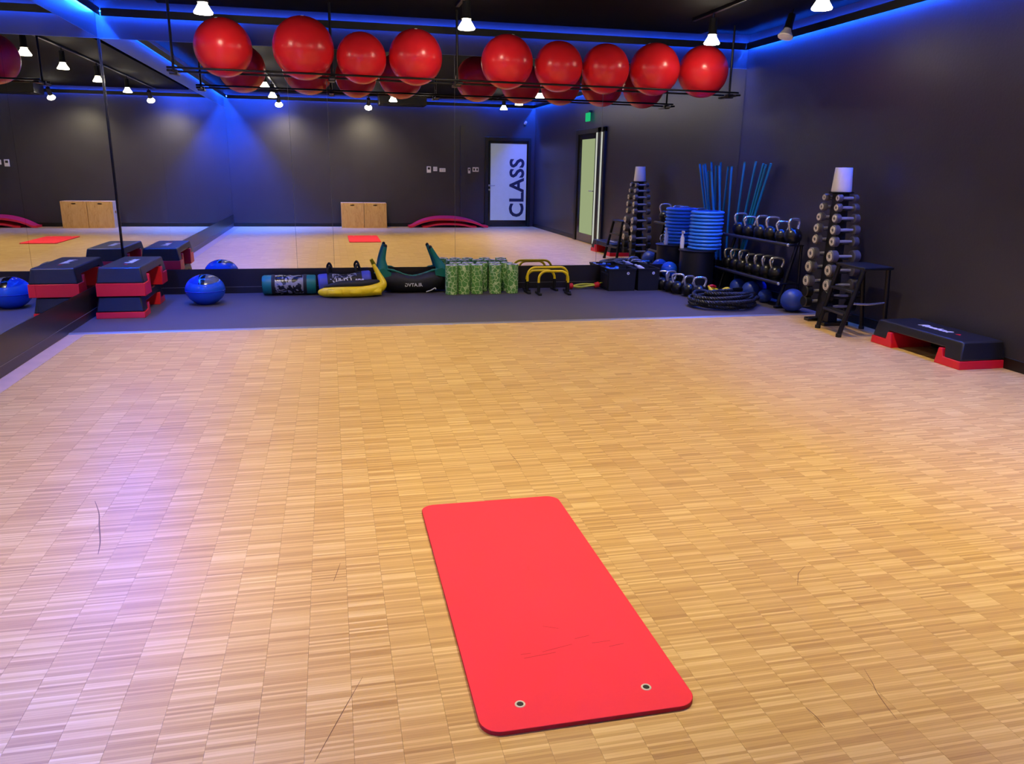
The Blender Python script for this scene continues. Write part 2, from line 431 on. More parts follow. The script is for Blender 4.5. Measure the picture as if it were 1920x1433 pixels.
# cove light channels around the room: a black lip hides a blue strip against the wall
def cove(wall, label, lo_p, power, hi_p):
    t = thing('cove_light', label, 'light', group='blue cove lights')
    G = 0.056; mb, dn, up = MB(), MB(), MB()
    def seg(mbx, d0, d1, z0, z1, ins=0.0):
        if wall == 'back': mbx.box(XL+ins, XR-ins, YB+0.012-d1, YB+0.012-d0, z0, z1)
        if wall == 'rear': mbx.box(XL+ins, XR-ins, YR+d0, YR+d1, z0, z1)
        if wall == 'left': mbx.box(XL-0.012+d0, XL-0.012+d1, YR+ins, YB-ins, z0, z1)
        if wall == 'right': mbx.box(XR-d1, XR-d0, YR+ins, YB-ins, z0, z1)
    def strip(mbx, a, b):
        # the tape lies under the top plate of the channel; a, b = stretch along the wall
        prof = [(0.014, ZC+0.0470), (0.032, ZC+0.0470), (0.032, ZC+0.0490), (0.014, ZC+0.0490)]
        if wall == 'back': mbx.prism([(YB+0.012-d, z) for d, z in prof], a, b, 'x')
        if wall == 'rear': mbx.prism([(YR+d, z) for d, z in prof], a, b, 'x')
        if wall == 'left': mbx.prism([(XL-0.012+d, z) for d, z in prof], a, b, 'y')
        if wall == 'right': mbx.prism([(XR-d, z) for d, z in prof], a, b, 'y')
    seg(mb, G, G+0.006, ZC, ZC+0.074, G)
    seg(mb, 0.0, G, ZC+0.0495, ZC+0.0535, G)
    seg(up, 0.014, 0.034, ZC+0.0537, ZC+0.056, G)
    build('channel', mb, 'black', t); lo_, hi_ = ((XL, XR) if wall in ('back', 'rear') else (YR, YB)); lo_ += 0.03; hi_ -= 0.03
    emis('led_mid_'+wall, LED_COL, LED_STRENGTH*power); emis('led_lo_'+wall, LED_COL, LED_STRENGTH*lo_p); emis('led_hi_'+wall, LED_COL, LED_STRENGTH*hi_p)   # extra strength added at the end stretches to deepen the corner glow
    for a_, b_, k_ in ((lo_, lo_+1.3, 'lo'), (lo_+1.3, hi_-1.3, 'mid'), (hi_-1.3, hi_, 'hi')):
        q_ = MB(); strip(q_, a_, b_); build('led_strip', q_, 'led_%s_%s' % (k_, wall), t)
    build('led_strip', up, 'led_up', t)
cove('back', 'blue cove light along the top of the far wall', 0.5, 0.10, 0.22)
cove('left', 'blue cove light along the top of the left wall', 7.0, 0.25, 1.3)
cove('right', 'blue cove light along the top of the right wall', 0.9, 0.50, 0.5)
cove('rear', 'blue cove light along the top of the rear wall', 7.0, 0.16, 1.0)

# dropped black ceiling field, ducts and trays
struct(build('ceiling_raft', MB().box(-1.55, 4.15, -0.4, 8.86, ZCEIL-0.07, ZCEIL-0.001), 'ceil'), 'dropped black ceiling field')
d = thing('ceiling_unit', 'long black ventilation unit under the ceiling near the rear wall', 'ventilation', (1.62, 0.35, 0))
build('housing', MB().box(-0.52, 0.48, -0.3, 0.3, 2.66, 2.89), 'black', d, bevel=0.01)
build('grille', MB().box(-0.45, 0.41, -0.24, 0.24, 2.652, 2.66), 'blackmetal', d)
for kx, lb in ((-0.95, 'black lighting track above the left row of spotlights'), (1.25, 'black lighting track above the middle row of spotlights'), (3.66, 'black lighting track above the right row of spotlights')):
    tag(build('light_track', MB().box(kx-0.018, kx+0.018, 0.0, 8.0, 2.857, 2.889), 'blackmetal', bevel=0.003), lb, 'light track', 'lighting tracks')

# ================================================================== DOORS, PLATES, SIGN (rear and right walls, seen in the mirror)
d1 = struct(thing('door_1', 'black framed frosted door lettered CLASS in the rear wall', 'door', (0, YR, 0)))
del d1['category']
fr = MB().box(3.68, 3.765, 0.0, 0.05, 0, 2.11).box(4.75, 4.82, 0.0, 0.05, 0, 2.11).box(3.765, 4.75, 0.0, 0.05, 2.03, 2.11)
build('frame', fr, 'black', d1, bevel=0.004)
lf = MB().box(3.77, 3.82, 0.002, 0.03, 0.005, 2.025).box(4.715, 4.745, 0.002, 0.03, 0.005, 2.025).box(3.82, 4.715, 0.002, 0.03, 0.005, 0.155).box(3.82, 4.715, 0.002, 0.03, 1.965, 2.025)
build('leaf', lf, 'blackgloss', d1, bevel=0.003)
pn = build('pane', MB().box(3.82, 4.715, 0.008, 0.02, 0.155, 1.965), 'frost', d1) if 'frost' in MATS else None
if pn is None:
    M = mat('frost', (176, 190, 210), 0.35, var=0.03)
    nt = M.node_tree; p = nt.nodes['Principled BSDF']
    p.inputs['Emission Color'].default_value = (0.50, 0.58, 0.70, 1); p.inputs['Emission Strength'].default_value = 0.22
    pn = build('pane', MB().box(3.82, 4.715, 0.008, 0.02, 0.155, 1.965), 'frost', d1)
tx = text('lettering', 'CLASS', 0.495, 'letterdark', pn, axes((4.497, 0.021, 0.925), (0, 0, 1), (-1, 0, 0)), bold=0.013, extrude=0.001, sx=0.985)
hd = MB().tube(smooth_path([(3.79, 0.03, 0.98), (3.79, 0.075, 0.98), (3.83, 0.085, 0.98), (3.92, 0.085, 0.982)], 5), 0.009)
hd.lathe([(0.024, 0), (0.024, 0.008)], 20, Matrix.Translation((3.79, 0.03, 0.98)) @ Matrix.Rotation(R(-90), 4, 'X'))
hd.lathe([(0.022, 0), (0.022, 0.012)], 20, Matrix.Translation((3.79, 0.03, 0.885)) @ Matrix.Rotation(R(-90), 4, 'X'))
build('handle', hd, 'steel', d1)

d2 = struct(thing('door_2', 'black framed door with a lit green-tinted pane in the right wall', 'door', (XR, 0, 0)))
del d2['category']
fr = MB().box(-0.05, 0.0, 2.52, 2.66, 0, 2.15).box(-0.05, 0.0, 3.76, 3.795, 0, 2.15).box(-0.05, 0.0, 3.865, 4.06, 0, 2.15).box(-0.05, 0.0, 4.145, 4.25, 0, 2.15).box(-0.05, 0.0, 2.66, 4.25, 2.06, 2.15)
build('frame', fr, 'black', d2, bevel=0.004)
lf = MB().box(-0.03, -0.002, 2.665, 2.85, 0.005, 2.055).box(-0.03, -0.002, 3.68, 3.755, 0.005, 2.055).box(-0.03, -0.002, 2.85, 3.68, 0.005, 0.17).box(-0.03, -0.002, 2.85, 3.68, 1.96, 2.055)
build('leaf', lf, 'blackgloss', d2, bevel=0.003)
build('pane', MB().box(-0.02, -0.008, 2.85, 3.68, 0.17, 1.96), 'corridor_glass', d2)
build('side_pane', MB().box(-0.054, -0.008, 3.795, 3.865, 0.02, 2.06), 'slit_glass', d2)
build('side_pane', MB().box(-0.054, -0.008, 4.06, 4.145, 0.02, 2.06), 'slit_glass', d2)
build('handle', MB().tube(smooth_path([(-0.03, 3.71, 1.0), (-0.08, 3.71, 1.0), (-0.085, 3.66, 1.0), (-0.085, 3.57, 1.0)], 5), 0.009), 'steel', d2)

ex = thing('exit_sign', 'small lit green exit sign on the right wall above the door', 'sign', (XR-0.06, 3.27, 2.37))
build('panel', MB().box(-0.012, 0.012, -0.13, 0.13, -0.09, 0.07), 'exit', ex, bevel=0.012)
build('bracket', MB().box(0.0, 0.06, -0.06, 0.06, 0.07, 0.11), 'black', ex)
pl = [(2.328, 1.336, 0.10, 0.145, 'tall white thermostat with dark display on the rear wall', True), (2.481, 1.351, 0.095, 0.10, 'square white switch between thermostat and wide switch on rear wall', False),
      (2.654, 1.329, 0.145, 0.085, 'wide white switch plate right of the square switch in the mirror', False), (3.30, 1.326, 0.06, 0.13, 'narrow white control plate beside the pilaster', True),
      (3.457, 1.353, 0.15, 0.105, 'white double socket beside the lettered door', None)]
for xx, zz, ww, hh, lb, scr in pl:
    t = thing('wall_plate', lb, 'switch', (xx, YR, zz), 0, 'wall plates')
    build('plate', MB().box(-ww/2, ww/2, 0, 0.016, -hh/2, hh/2), 'white', t, bevel=0.004)
    if scr: build('display', MB().box(-ww*0.28, ww*0.28, 0.016, 0.018, 0.0, hh*0.34), 'black', t)
    elif scr is None:
        for sx_ in (-0.036, 0.036): build('socket', MB().box(sx_-0.018, sx_+0.018, 0.016, 0.018, -0.026, 0.026), 'black', t)
    else:
        for sx_ in (-1, 1): build('rocker', MB().box(sx_*ww*0.2-ww*0.16, sx_*ww*0.2+ww*0.16, 0.016, 0.02, -hh*0.3, hh*0.3), 'offwhite', t, bevel=0.002)
t = thing('security_camera', 'small white camera high on the rear wall near the door', 'camera', (4.66, YR, 2.45))
build('mount', MB().box(-0.03, 0.03, 0, 0.02, -0.08, 0.0), 'black', t)
build('body', MB().lathe([(0.022, -0.05), (0.03, -0.03), (0.03, 0.05), (0.02, 0.06)], 16, Matrix.Translation((0, 0.06, 0.0)) @ Matrix.Rotation(R(-70), 4, 'X')), 'white', t)

# wooden jump boxes by the rear wall
def plyo(x0, x1, label, hole):
    t = thing('plyo_box', label, 'box', ((x0+x1)/2, -0.80, 0), 0, 'wooden jump boxes')
    hw = (x1-x0)/2-0.004; H = 0.565; b = 0.2; th = 0.018
    mb = MB().box(-hw, -0.045, b-th, b, 0, H-th).box(0.045, hw, b-th, b, 0, H-th).box(-0.045, 0.045, b-th, b, 0, H-0.065).box(-0.045, 0.045, b-th, b, H-0.04, H-th)
    build('front_panel', mb, 'plywood', t)
    build('back_panel', MB().box(-hw, hw, -b, -b+th, 0, H-th), 'plywood', t)
    for s_ in (-1, 1):
        a0, a1 = sorted((s_*hw, s_*(hw-th)))
        build('side_panel', MB().box(a0, a1, -b+th, -0.05, 0, H-th).box(a0, a1, 0.05, b-th, 0, H-th).box(a0, a1, -0.05, 0.05, 0, 0.3).box(a0, a1, -0.05, 0.05, 0.36, H-th), 'plywood', t)
    build('top_panel', MB().box(-hw, hw, -b, b, H-th, H), 'plywood', t, bevel=0.002)
plyo(0.237, 0.757, 'wooden jump box by the rear wall further from the pink mats', 1)
plyo(0.759, 1.281, 'wooden jump box by the rear wall nearer the pink mats', 1)

# two arched pink mats lying by the rear wall
def arch_mat(x0, x1, y0, y1, zt, th, label, ph):
    t = thing('arched_mat', label, 'mat', ((x0+x1)/2, 0, 0), 0, 'pink mats by the rear wall')
    mb = MB(); n = 40; hw = (x1-x0)/2; vs = []; fs = []
    for i in range(n+1):
        u = -1+2*i/n; z = zt*(1-abs(u)**2.6)*(1-0.10*u)
        for (yy, dz) in ((y0, th), (y1, th), (y1, 0), (y0, 0)):
            tilt = 0.05*(y1-yy)/(y1-y0)
            vs.append((u*hw, yy, max(0.0, z-th) + dz + (tilt if yy == y0 else 0)*(1-abs(u)**2)))
    for i in range(n):
        for k in range(4):
            k2 = (k+1) % 4; fs.append((4*i+k, 4*i+k2, 4*i+4+k2, 4*i+4+k))
    fs += [(0, 1, 2, 3), (4*n+3, 4*n+2, 4*n+1, 4*n)]
    mb.add(vs, fs); build('foam', mb, 'matpink', t)
    g = MB().lathe([(0.016, 0), (0.016, 0.003)], 16, Matrix.Translation((hw*0.66, y1-0.06, zt*0.60+0.01)) @ Matrix.Rotation(R(18), 4, 'Y'))
    build('grommet', g, 'black', t)
arch_mat(1.80, 3.70, -0.98, -0.62, 0.215, 0.045, 'upper arched pink exercise mat lying by the rear wall', 0)
arch_mat(2.12, 3.42, -0.96, -0.65, 0.10, 0.04, 'lower arched pink exercise mat beneath the upper one', 1)

# ================================================================== SPOTLIGHTS
def spotlight(loc, label, tilt=(0, 0), power=LAMP_W, lit=True):
    t = thing('track_spotlight', label, 'lamp', loc, 0, 'track spotlights')
    t.rotation_euler = (R(tilt[0]), R(tilt[1]), 0)
    build('socket', MB().lathe([(0.020, 0.235), (0.036, 0.23), (0.040, 0.11), (0.046, 0.085)], 24), 'black', t)
    build('bulb', MB().lathe([(0.002, -0.002), (0.072, 0.0), (0.076, 0.010), (0.062, 0.032), (0.040, 0.068), (0.030, 0.095)], 28, None, True, True), 'lamp' if lit else 'white', t)
    st = MB().tube([(0, 0, 0.22), (0, 0, 0.285)], 0.010)
    build('stem', st, 'black', t)
    if lit:
        L = bpy.data.lights.new('spot', 'SPOT'); L.energy = power; L.color = LAMP_COL; L.spot_size = R(102); L.spot_blend = 0.75; L.shadow_soft_size = 0.05
        lo = bpy.data.objects.new('spot', L); C.objects.link(lo); lo.parent = t; lo.location = (0, 0, -0.012)
    return t
ZL = 2.585
rows = [(-0.95, [7.42, 6.0, 4.3, 2.4, 0.45], 'left'), (1.25, [7.48, 5.75, 4.1, 2.4], 'middle'), (3.66, [7.56, 5.76, 4.2, 2.6, 1.2], 'right')]
wh = ['nearest the far mirror', 'second from the far mirror', 'third from the far mirror', 'fourth from the far mirror', 'fifth from the far mirror']
for xx, ys, side in rows:
    for k, yy in enumerate(ys):
        tl = (0, 0)
        if yy < 1: tl = (-40, 0)
        spotlight((xx, yy, ZL), 'glowing spotlight of the %s ceiling row, %s' % (side, wh[k]), tl, LAMP_W*(1.5 if yy < 3 else 1.05))
spotlight((0.88, 0.40, ZL), 'glowing spotlight tilted at the rear wall above the wooden boxes', (-40, 0), LAMP_W*1.2)
spotlight((4.46, 7.60, 2.69), 'unlit spotlight tinted blue by the cove light at the right wall', (-8, 18), lit=False)

# ================================================================== BALL RACK AND BALLS
YBALL = 8.32
rk = thing('ball_rack', 'black tubular rack hanging from the ceiling under the red balls', 'rack', (0, YBALL, 0))
ZT = 2.225
for yy in (-0.165, 0.165):
    build('rail', MB().tube([(-1.40, yy, ZT+0.012), (1.3, yy, ZT), (4.30, yy, ZT-0.012)], 0.0095, 12), 'blackmetal', rk)
for hx in (-1.37, 0.069, 1.295, 4.28):
    zz = ZT-0.004*hx
    build('cross_bar', MB().box(hx-0.025, hx+0.025, -0.21, 0.21, zz-0.032, zz-0.012), 'blackmetal', rk, bevel=0.003)
    build('hanger', MB().tube([(hx, 0.0, zz-0.02), (hx, 0.0, 2.90)], 0.012, 10), 'blackmetal', rk)
    build('clamp', MB().box(hx-0.035, hx+0.035, -0.03, 0.03, zz-0.04, zz+0.005), 'black', rk, bevel=0.004)
balls = [(419, -0.915, .262), (569, -0.186, .287), (678, .358, .238), (779, .882, .262), (951, 1.805, .262), (1047, 2.345, .247), (1135, 2.852, .247), (1228, 3.398, .262), (1319, 3.952, .264)]
for k, (px, bx, br) in enumerate(balls):
    zc = ZT - 0.004*bx + math.sqrt((br+0.0095)**2-0.165**2)
    lb = '%s red exercise ball from the left on the hanging rack' % ORD[k]
    if k == 0: lb = 'leftmost red exercise ball on the hanging rack'
    if k == 8: lb = 'rightmost red exercise ball on the hanging rack'
    t = thing('exercise_ball', lb, 'ball', (bx, YBALL, zc), random.uniform(0, 6), 'red exercise balls on the rack')
    prof = []
    N = 28
    for i in range(N+1):
        a = math.pi*i/N; rr = br*math.sin(a)
        prof.append((max(rr, 0.001), -br*math.cos(a)))
    tilt = Matrix.Rotation(random.uniform(-1, 1), 4, 'X') @ Matrix.Rotation(random.uniform(-1, 1), 4, 'Y')
    build('shell', MB().lathe(prof, 56, tilt), 'redball', t, smooth=60)
    pd = Vector((random.uniform(-0.3, 0.3), 0.25, 0.97)).normalized()
    build('valve_plug', MB().lathe([(0.014, -0.004), (0.014, 0.002), (0.010, 0.003)], 16, Matrix.Translation(pd*br) @ pd.to_track_quat('Z', 'Y').to_matrix().to_4x4()), 'white', t)

# ================================================================== RED MAT IN FRONT
t = thing('exercise_mat', 'bright red exercise mat lying on the parquet in the foreground', 'mat', (0.617, 2.368, 0.0))
hw, hl, rc = 0.298, 0.712, 0.055
def rrect(hw, hl, rc, n=8):
    P = []
    for cx, cy, a0 in ((hw-rc, hl-rc, 0), (-hw+rc, hl-rc, 90), (-hw+rc, -hl+rc, 180), (hw-rc, -hl+rc, 270)):
        for i in range(n+1):
            a = R(a0+90*i/n); P.append((cx+rc*math.cos(a), cy+rc*math.sin(a)))
    return P
holes = [(-0.178, -0.617), (0.182, -0.617)]
mo = build('foam', MB().prism(rrect(hw, hl, rc), 0.0005, 0.0135, 'z'), 'matred', t, bevel=0.002)
bm = bmesh.new(); bm.from_mesh(mo.data)
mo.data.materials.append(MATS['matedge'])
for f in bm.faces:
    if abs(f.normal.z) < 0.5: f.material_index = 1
bm.to_mesh(mo.data); bm.free()
for hx, hy in holes:
    ring = MB(); n = 28; vs = []; fs = []
    prof = [(0.0090, 0.0138), (0.0100, 0.0154), (0.0132, 0.0154), (0.0146, 0.0138)]
    ring.lathe(prof, n, Matrix.Translation((hx, hy, 0)), False, False)
    g = build('grommet', ring, 'ringmetal', t)
    build('hole', MB().lathe([(0.0092, 0.0136), (0.0092, 0.0141)], n, Matrix.Translation((hx, hy, 0))), 'dark_hole' if 'dark_hole' in MATS else 'black', g)
mat('crease', (205, 26, 44), 0.7)
for (cx, cy, ln, an) in [(0.02, -0.39, 0.10, 12), (-0.04, -0.415, 0.10, 6), (0.16, -0.385, 0.06, 2), (0.11, -0.35, 0.05, 10), (0.20, -0.41, 0.05, 8), (0.03, -0.28, 0.05, -25), (0.05, 0.1, 0.03, 80), (-0.08, -0.40, 0.03, 0)]:
    mm = Matrix.Translation((cx-0.03, cy, 0)) @ Matrix.Rotation(R(an), 4, 'Z')
    build('crease', MB().box(-ln/2, ln/2, -0.0008, 0.0008, 0.0134, 0.0138, mm), 'crease', t)

# ================================================================== AEROBIC STEPS (length along local y)
def platform(z0, riser, parent, lettering=True, flip=False, L=1.0, W=0.41):
    H = 0.143
    top = z0 + riser + H
    def taper(q):
        x_, y_, z_ = q; k = (z_-(z0+riser))/H; return (x_*(1-0.13*max(0, k)), y_, z_)
    b = z0 + riser
    prof = [(0.0, b), (0.165, b), (0.185, b+0.07), (L-0.185, b+0.07), (L-0.165, b), (L, b), (L-0.022, top-0.012), (L-0.035, top), (0.035, top), (0.022, top-0.012)]
    pl_ = build('deck', MB().prism(prof, -W/2, W/2, 'x', taper), 'stepblack', parent, bevel=0.012, seg=3)
    for e in (0, 1):
        poly = [(-0.008, z0), (0.255, z0), (0.225, b+0.062), (0.188, b+0.062), (0.182, b+0.03), (0.172, b), (0.0, b)]
        if e: poly = [(L-u, v) for u, v in poly]
        build('riser', MB().prism(poly, -W/2-0.004, W/2+0.004, 'x'), 'stepred', parent, bevel=0.004)
    # printed name along the deck
    d_ = -1 if flip else 1
    tx_ = text('lettering', 'Reebok', 0.105, 'letter', pl_, axes((0.0, L/2+0.025, top+0.0012), (0, d_, 0), (-d_, 0, 0)), shear=0.32, bold=0.003, extrude=0.0006, sx=0.95)
    tri = MB().prism([(-0.022, 0), (0.03, 0.0), (0.012, 0.04)], top+0.0006, top+0.0018, 'z', lambda q: (d_*(-q[1]+0.015), L/2+q[0]-0.235, q[2]))
    build('logo', tri, 'stepred', pl_)
    return top
t = thing('aerobic_step', 'black aerobic step on red risers alone along the right wall', 'step', (4.722, 4.80, 0), 0, 'aerobic steps')
platform(0.0, 0.062, t, flip=True)
t = thing('aerobic_step', 'lower aerobic step of the stack in the left corner', 'step', (-1.925, 7.76, 0.006), R(0.8), 'aerobic steps')
tp = platform(0.0, 0.056, t)
t = thing('aerobic_step', 'upper aerobic step on tall red risers, top of the left corner stack', 'step', (-1.905, 7.775, 0.006+tp+0.002), R(-0.6), 'aerobic steps')
platform(0.0, 0.118, t, L=0.99)

# ================================================================== OVAL BALANCE BALL
t = thing('balance_ball', 'glossy blue oval balance ball with black and grey top near the step stack', 'ball', (-1.285, 8.50, 0.006))
RX, RZ, ZC0 = 0.194, 0.153, 0.146
prof = [(0.06, 0.0), (0.085, 0.0)]
for i in range(7, 29):
    a = math.pi*i/28
    z = ZC0-RZ*math.cos(a)
    if z > 0.012: prof.append((max(0.002, RX*math.sin(a)), z))
build('shell', MB().lathe(prof, 56), 'blueball', t, smooth=50)
build('seam', MB().lathe([(RX-0.001, ZC0-0.012), (RX+0.0035, ZC0-0.008), (RX+0.0035, ZC0-0.004), (RX-0.001, ZC0)], 56, None, False, False), 'capblue', t)
def cap(u0, u1, mname, parent):
    mb = MB(); vs = []; fs = []; nu, nv = 14, 14; th = R(48)
    rot = Matrix.Rotation(R(14), 4, 'X')
    for i in range(nu+1):
        u = u0+(u1-u0)*i/nu; hv = math.sqrt(max(0.0, 1-u*u))
        for j in range(nv+1):
            v = -hv+2*hv*j/nv; rr = math.hypot(u, v)*th; ang = math.atan2(v, u)
            n_ = rot @ Vector((math.sin(rr)*math.cos(ang), math.sin(rr)*math.sin(ang), math.cos(rr)))
            k = 1.012; vs.append((RX*k*n_.x, RX*k*n_.y, ZC0+RZ*k*n_.z))
    for i in range(nu):
        for j in range(nv): a = i*(nv+1)+j; fs.append((a, a+1, a+nv+2, a+nv+1))
    mb.add(vs, fs); return build('top_panel', mb, mname, parent, smooth=60)
cap(-0.99, -0.26, 'capblue', t); cap(-0.25, 0.13, 'blackgloss', t); cap(0.14, 0.99, 'capgrey', t)

# ================================================================== WEIGHT BAGS
RZFL = 0.006
t = thing('aqua_bag', 'clear printed aqua bag with teal ends lying by the far wall', 'bag', (-0.475, 8.99, RZFL+0.112), R(-1))
rot = Matrix.Rotation(R(90), 4, 'Y')
build('tube', MB().lathe([(0.104, -0.17), (0.107, -0.1), (0.104, 0.0), (0.107, 0.1), (0.104, 0.17)], 36, rot), 'aquaprint', t)
for s_ in (-1, 1):
    pf = [(0.104, 0.168), (0.107, 0.19), (0.106, 0.268), (0.098, 0.283)]
    build('end_band', MB().lathe([(r_, s_*z_) for r_, z_ in pf], 36, rot), 'teal', t)
    build('strap', MB().lathe([(0.104, s_*0.150), (0.1115, s_*0.152), (0.1115, s_*0.186), (0.104, s_*0.188)], 36, rot, False, False), 'fabricblack', t)
    build('end_ring', MB().lathe([(0.09, s_*0.283), (0.088, s_*0.289), (0.05, s_*0.289)], 30, rot), 'black', t)
t = thing('aqua_bag', 'graffiti printed aqua bag with violet ends behind the yellow bag', 'bag', (0.125, 9.005, RZFL+0.128), R(1))
t.rotation_euler = (0, R(-3.5), R(1))
build('tube', MB().lathe([(0.100, -0.18), (0.104, -0.12), (0.086, -0.02), (0.094, 0.08), (0.106, 0.18)], 36, rot), 'graffiti', t)
for s_ in (-1, 1):
    build('end_band', MB().lathe([(0.104, s_*0.18), (0.112, s_*0.20), (0.110, s_*0.275), (0.098, s_*0.29)], 36, rot), 'violet', t)
    build('strap', MB().lathe([(0.103, s_*0.13), (0.113, s_*0.135), (0.114, s_*0.185), (0.106, s_*0.19)], 36, rot, False, False), 'fabricblack', t)
    hx = s_*0.155
    build('handle', MB().tube(smooth_path([(hx-0.02, -0.03, 0.105), (hx-0.025, -0.025, 0.15), (hx+0.0, 0.0, 0.185), (hx+0.02, 0.02, 0.15), (hx+0.02, 0.03, 0.105)], 6), 0.013, 8), 'fabricblack', t)
text('lettering', 'N101', 0.11, 'letter', t, axes((-0.03, -0.107, 0.02), (1, 0, 0), (0, 0.25, 1)), bold=0.001, shear=-0.1)

t = thing('bulgarian_bag', 'yellow and black crescent weight bag lying in front of the aqua bag', 'bag', (0.17, 8.78, RZFL))
ctrl = [(-0.33, 0.02, 0.052), (-0.27, -0.02, 0.054), (-0.1, -0.05, 0.064), (0.1, -0.05, 0.066), (0.27, -0.01, 0.076), (0.36, 0.05, 0.12), (0.325, 0.09, 0.22), (0.27, 0.12, 0.335)]
P = smooth_path(ctrl, 8)
build('body', MB().tube(P, lerp_list([.020, .050, .062, .064, .064, .048, .032, .018], len(P)), 20), 'yellow', t)
P2 = smooth_path([(-0.275, -0.01, 0.112), (-0.1, -0.036, 0.132), (0.1, -0.036, 0.136), (0.24, 0.005, 0.142), (0.335, 0.06, 0.160)], 8)
build('top_panel', MB().tube(P2, lerp_list([.012, .046, .050, .044, .010], len(P2)), 16), 'fabricblack', t)
for hx, wd in ((-0.16, 0.075), (0.06, 0.065), (0.285, 0.055)):
    yy = -0.128 if abs(hx) < 0.2 else -0.082
    mb = MB(); vs = []; fs = []
    for i in range(9):
        a = R(-70+140*i/8)
        for s_ in (-1, 1): vs.append((hx+s_*wd*(1+0.06*math.sin(i*2.1)), yy+0.05-0.052*math.cos(a), 0.058+0.044*math.sin(a)))
        if i: fs.append((2*i-2, 2*i-1, 2*i+1, 2*i))
    mb.add(vs, fs); o = build('loop_handle', mb, 'yellow', t)
    so = o.modifiers.new('solid', 'SOLIDIFY'); so.thickness = 0.005
text('lettering', 'SUPLES', 0.028, 'letter', t, axes((0.11, -0.045, 0.192), (1, 0, 0), (0, 0.8, 0.6)), bold=0.001)

t = thing('bulgarian_bag', 'black crescent weight bag with two raised teal handles', 'bag', (0.885, 9.025, RZFL))
P = smooth_path([(-0.335, 0, 0.235), (-0.30, 0, 0.16), (-0.20, 0, 0.125), (0, -0.01, 0.098), (0.20, 0, 0.125), (0.30, 0, 0.15), (0.345, 0, 0.21)], 8)
build('body', MB().tube(P, lerp_list([.055, .098, .120, .098, .120, .098, .05], len(P)), 24), 'fabricblack', t)
P = smooth_path([(-0.29, -0.03, 0.268), (-0.20, -0.03, 0.248), (-0.08, -0.035, 0.200), (0, -0.035, 0.190), (0.10, -0.035, 0.205), (0.22, -0.03, 0.250), (0.29, -0.03, 0.262)], 6)
build('piping', MB().tube(P, [0.012+0.003*math.sin(i*1.7) for i in range(len(P))], 8), 'teal', t)
for s_, top_, mid in ((-1, (-0.30, -0.02, 0.525), (-0.335, 0, 0.38)), (1, (0.205, -0.02, 0.51), (0.27, 0, 0.38))):
    bx = -0.335 if s_ < 0 else 0.325
    P = smooth_path([(bx+0.02*s_, 0, 0.20), (bx, 0, 0.275), mid, top_], 6)
    build('handle', MB().tube(P, lerp_list([.085, .062, .036, .017], len(P)), 16), 'teal', t)
    build('grip_end', MB().sphere(top_, 0.019, 14, (1, 1, 1.2)), 'fabricblack', t)
    build('end_flap', MB().prism([(bx-0.07, 0.20), (bx+0.08, 0.17), (bx+0.09, 0.235), (bx, 0.285), (bx-0.08, 0.26)], -0.085, -0.075, 'y'), 'teal', t)
text('lettering', 'DVTA.IR', 0.052, 'letter', t, axes((0.0, -0.112, 0.095), (1, 0, 0), (0, 0.0, 1)), bold=0.0012)
build('cord', MB().tube(smooth_path([(0.14, -0.13, 0.02), (0.19, -0.135, 0.035), (0.24, -0.12, 0.06), (0.25, -0.125, 0.045)], 5), 0.006, 6), 'offwhite', t)

# ================================================================== FOAM ROLLERS
def roller_proto(label, loc):
    t = thing('foam_roller', label, 'foam roller', loc, 0, 'green foam rollers')
    r0 = 0.0685
    build('foam', MB().lathe([(0.030, 0.003), (r0-0.004, 0.0), (r0, 0.004), (r0, 0.326), (r0-0.004, 0.33), (0.030, 0.327)], 36, None, False, False), 'rollergreen', t)
    build('core', MB().lathe([(0.030, 0.002), (0.030, 0.329), (0.024, 0.329), (0.024, 0.002)], 28, None, False, False), 'black', t)
    build('end_face', MB().lathe([(0.0305, 0.3305), (0.0305, 0.3312), (r0-0.004, 0.3312), (r0-0.004, 0.3305)], 36, None, False, False), 'offwhite', t)
    return t
fr_x = [1.300, 1.447, 1.597, 1.812, 2.012]; rr_x = [1.375, 1.522, 1.688, 1.838, 1.985]
ends = ['leftmost', 'second from left', 'third from left', 'fourth from left', 'rightmost']
rp = None
for row, xs in (('front', fr_x), ('rear', rr_x)):
    for k, xx in enumerate(xs):
        yy = 8.83 + random.uniform(-0.012, 0.012) if row == 'front' else 9.02
        if row == 'front' and k in (0,): yy = 8.81
        lb = '%s green patterned foam roller in the %s row of standing rollers' % (ends[k], row)
        if rp is None: rp = roller_proto(lb, (xx, yy, RZFL))
        else: dup(rp, (xx, yy, RZFL), (0, 0, random.uniform(0, 6)), lb)

# ================================================================== HURDLES, BANDS, STORAGE BOXES
def hurdle(label, x0, x1, y0, h, rotz=0, lean=0, sag=0.0):
    t = thing('mini_hurdle', label, 'hurdle', ((x0+x1)/2, y0, RZFL), R(rotz), 'yellow mini hurdles')
    t.rotation_euler = (R(lean), 0, R(rotz))
    hw = (x1-x0)/2
    P = [(-hw, 0, 0.10), (-hw, 0, h-0.09)] + [(-hw+0.09*(1-math.cos(R(a))), 0, h-0.09+0.09*math.sin(R(a))) for a in range(15, 91, 15)]
    P += [(hw-0.09*(1-math.cos(R(a))), 0, h-0.09+0.09*math.sin(R(a))) for a in range(90, 0, -15)] + [(hw, 0, h-0.09), (hw, 0, 0.10)]
    build('bar', MB().tube(P, 0.0145, 12), 'yellow', t)
    for s_ in (-1, 1):
        f = build('leg', MB().tube([(s_*hw, 0, 0.012), (s_*hw, 0, 0.135)], 0.0185, 12), 'black', t)
        build('foot', MB().box(s_*hw-0.02, s_*hw+0.02, -0.10, 0.10, 0, 0.026), 'black', f, bevel=0.006)
    return t
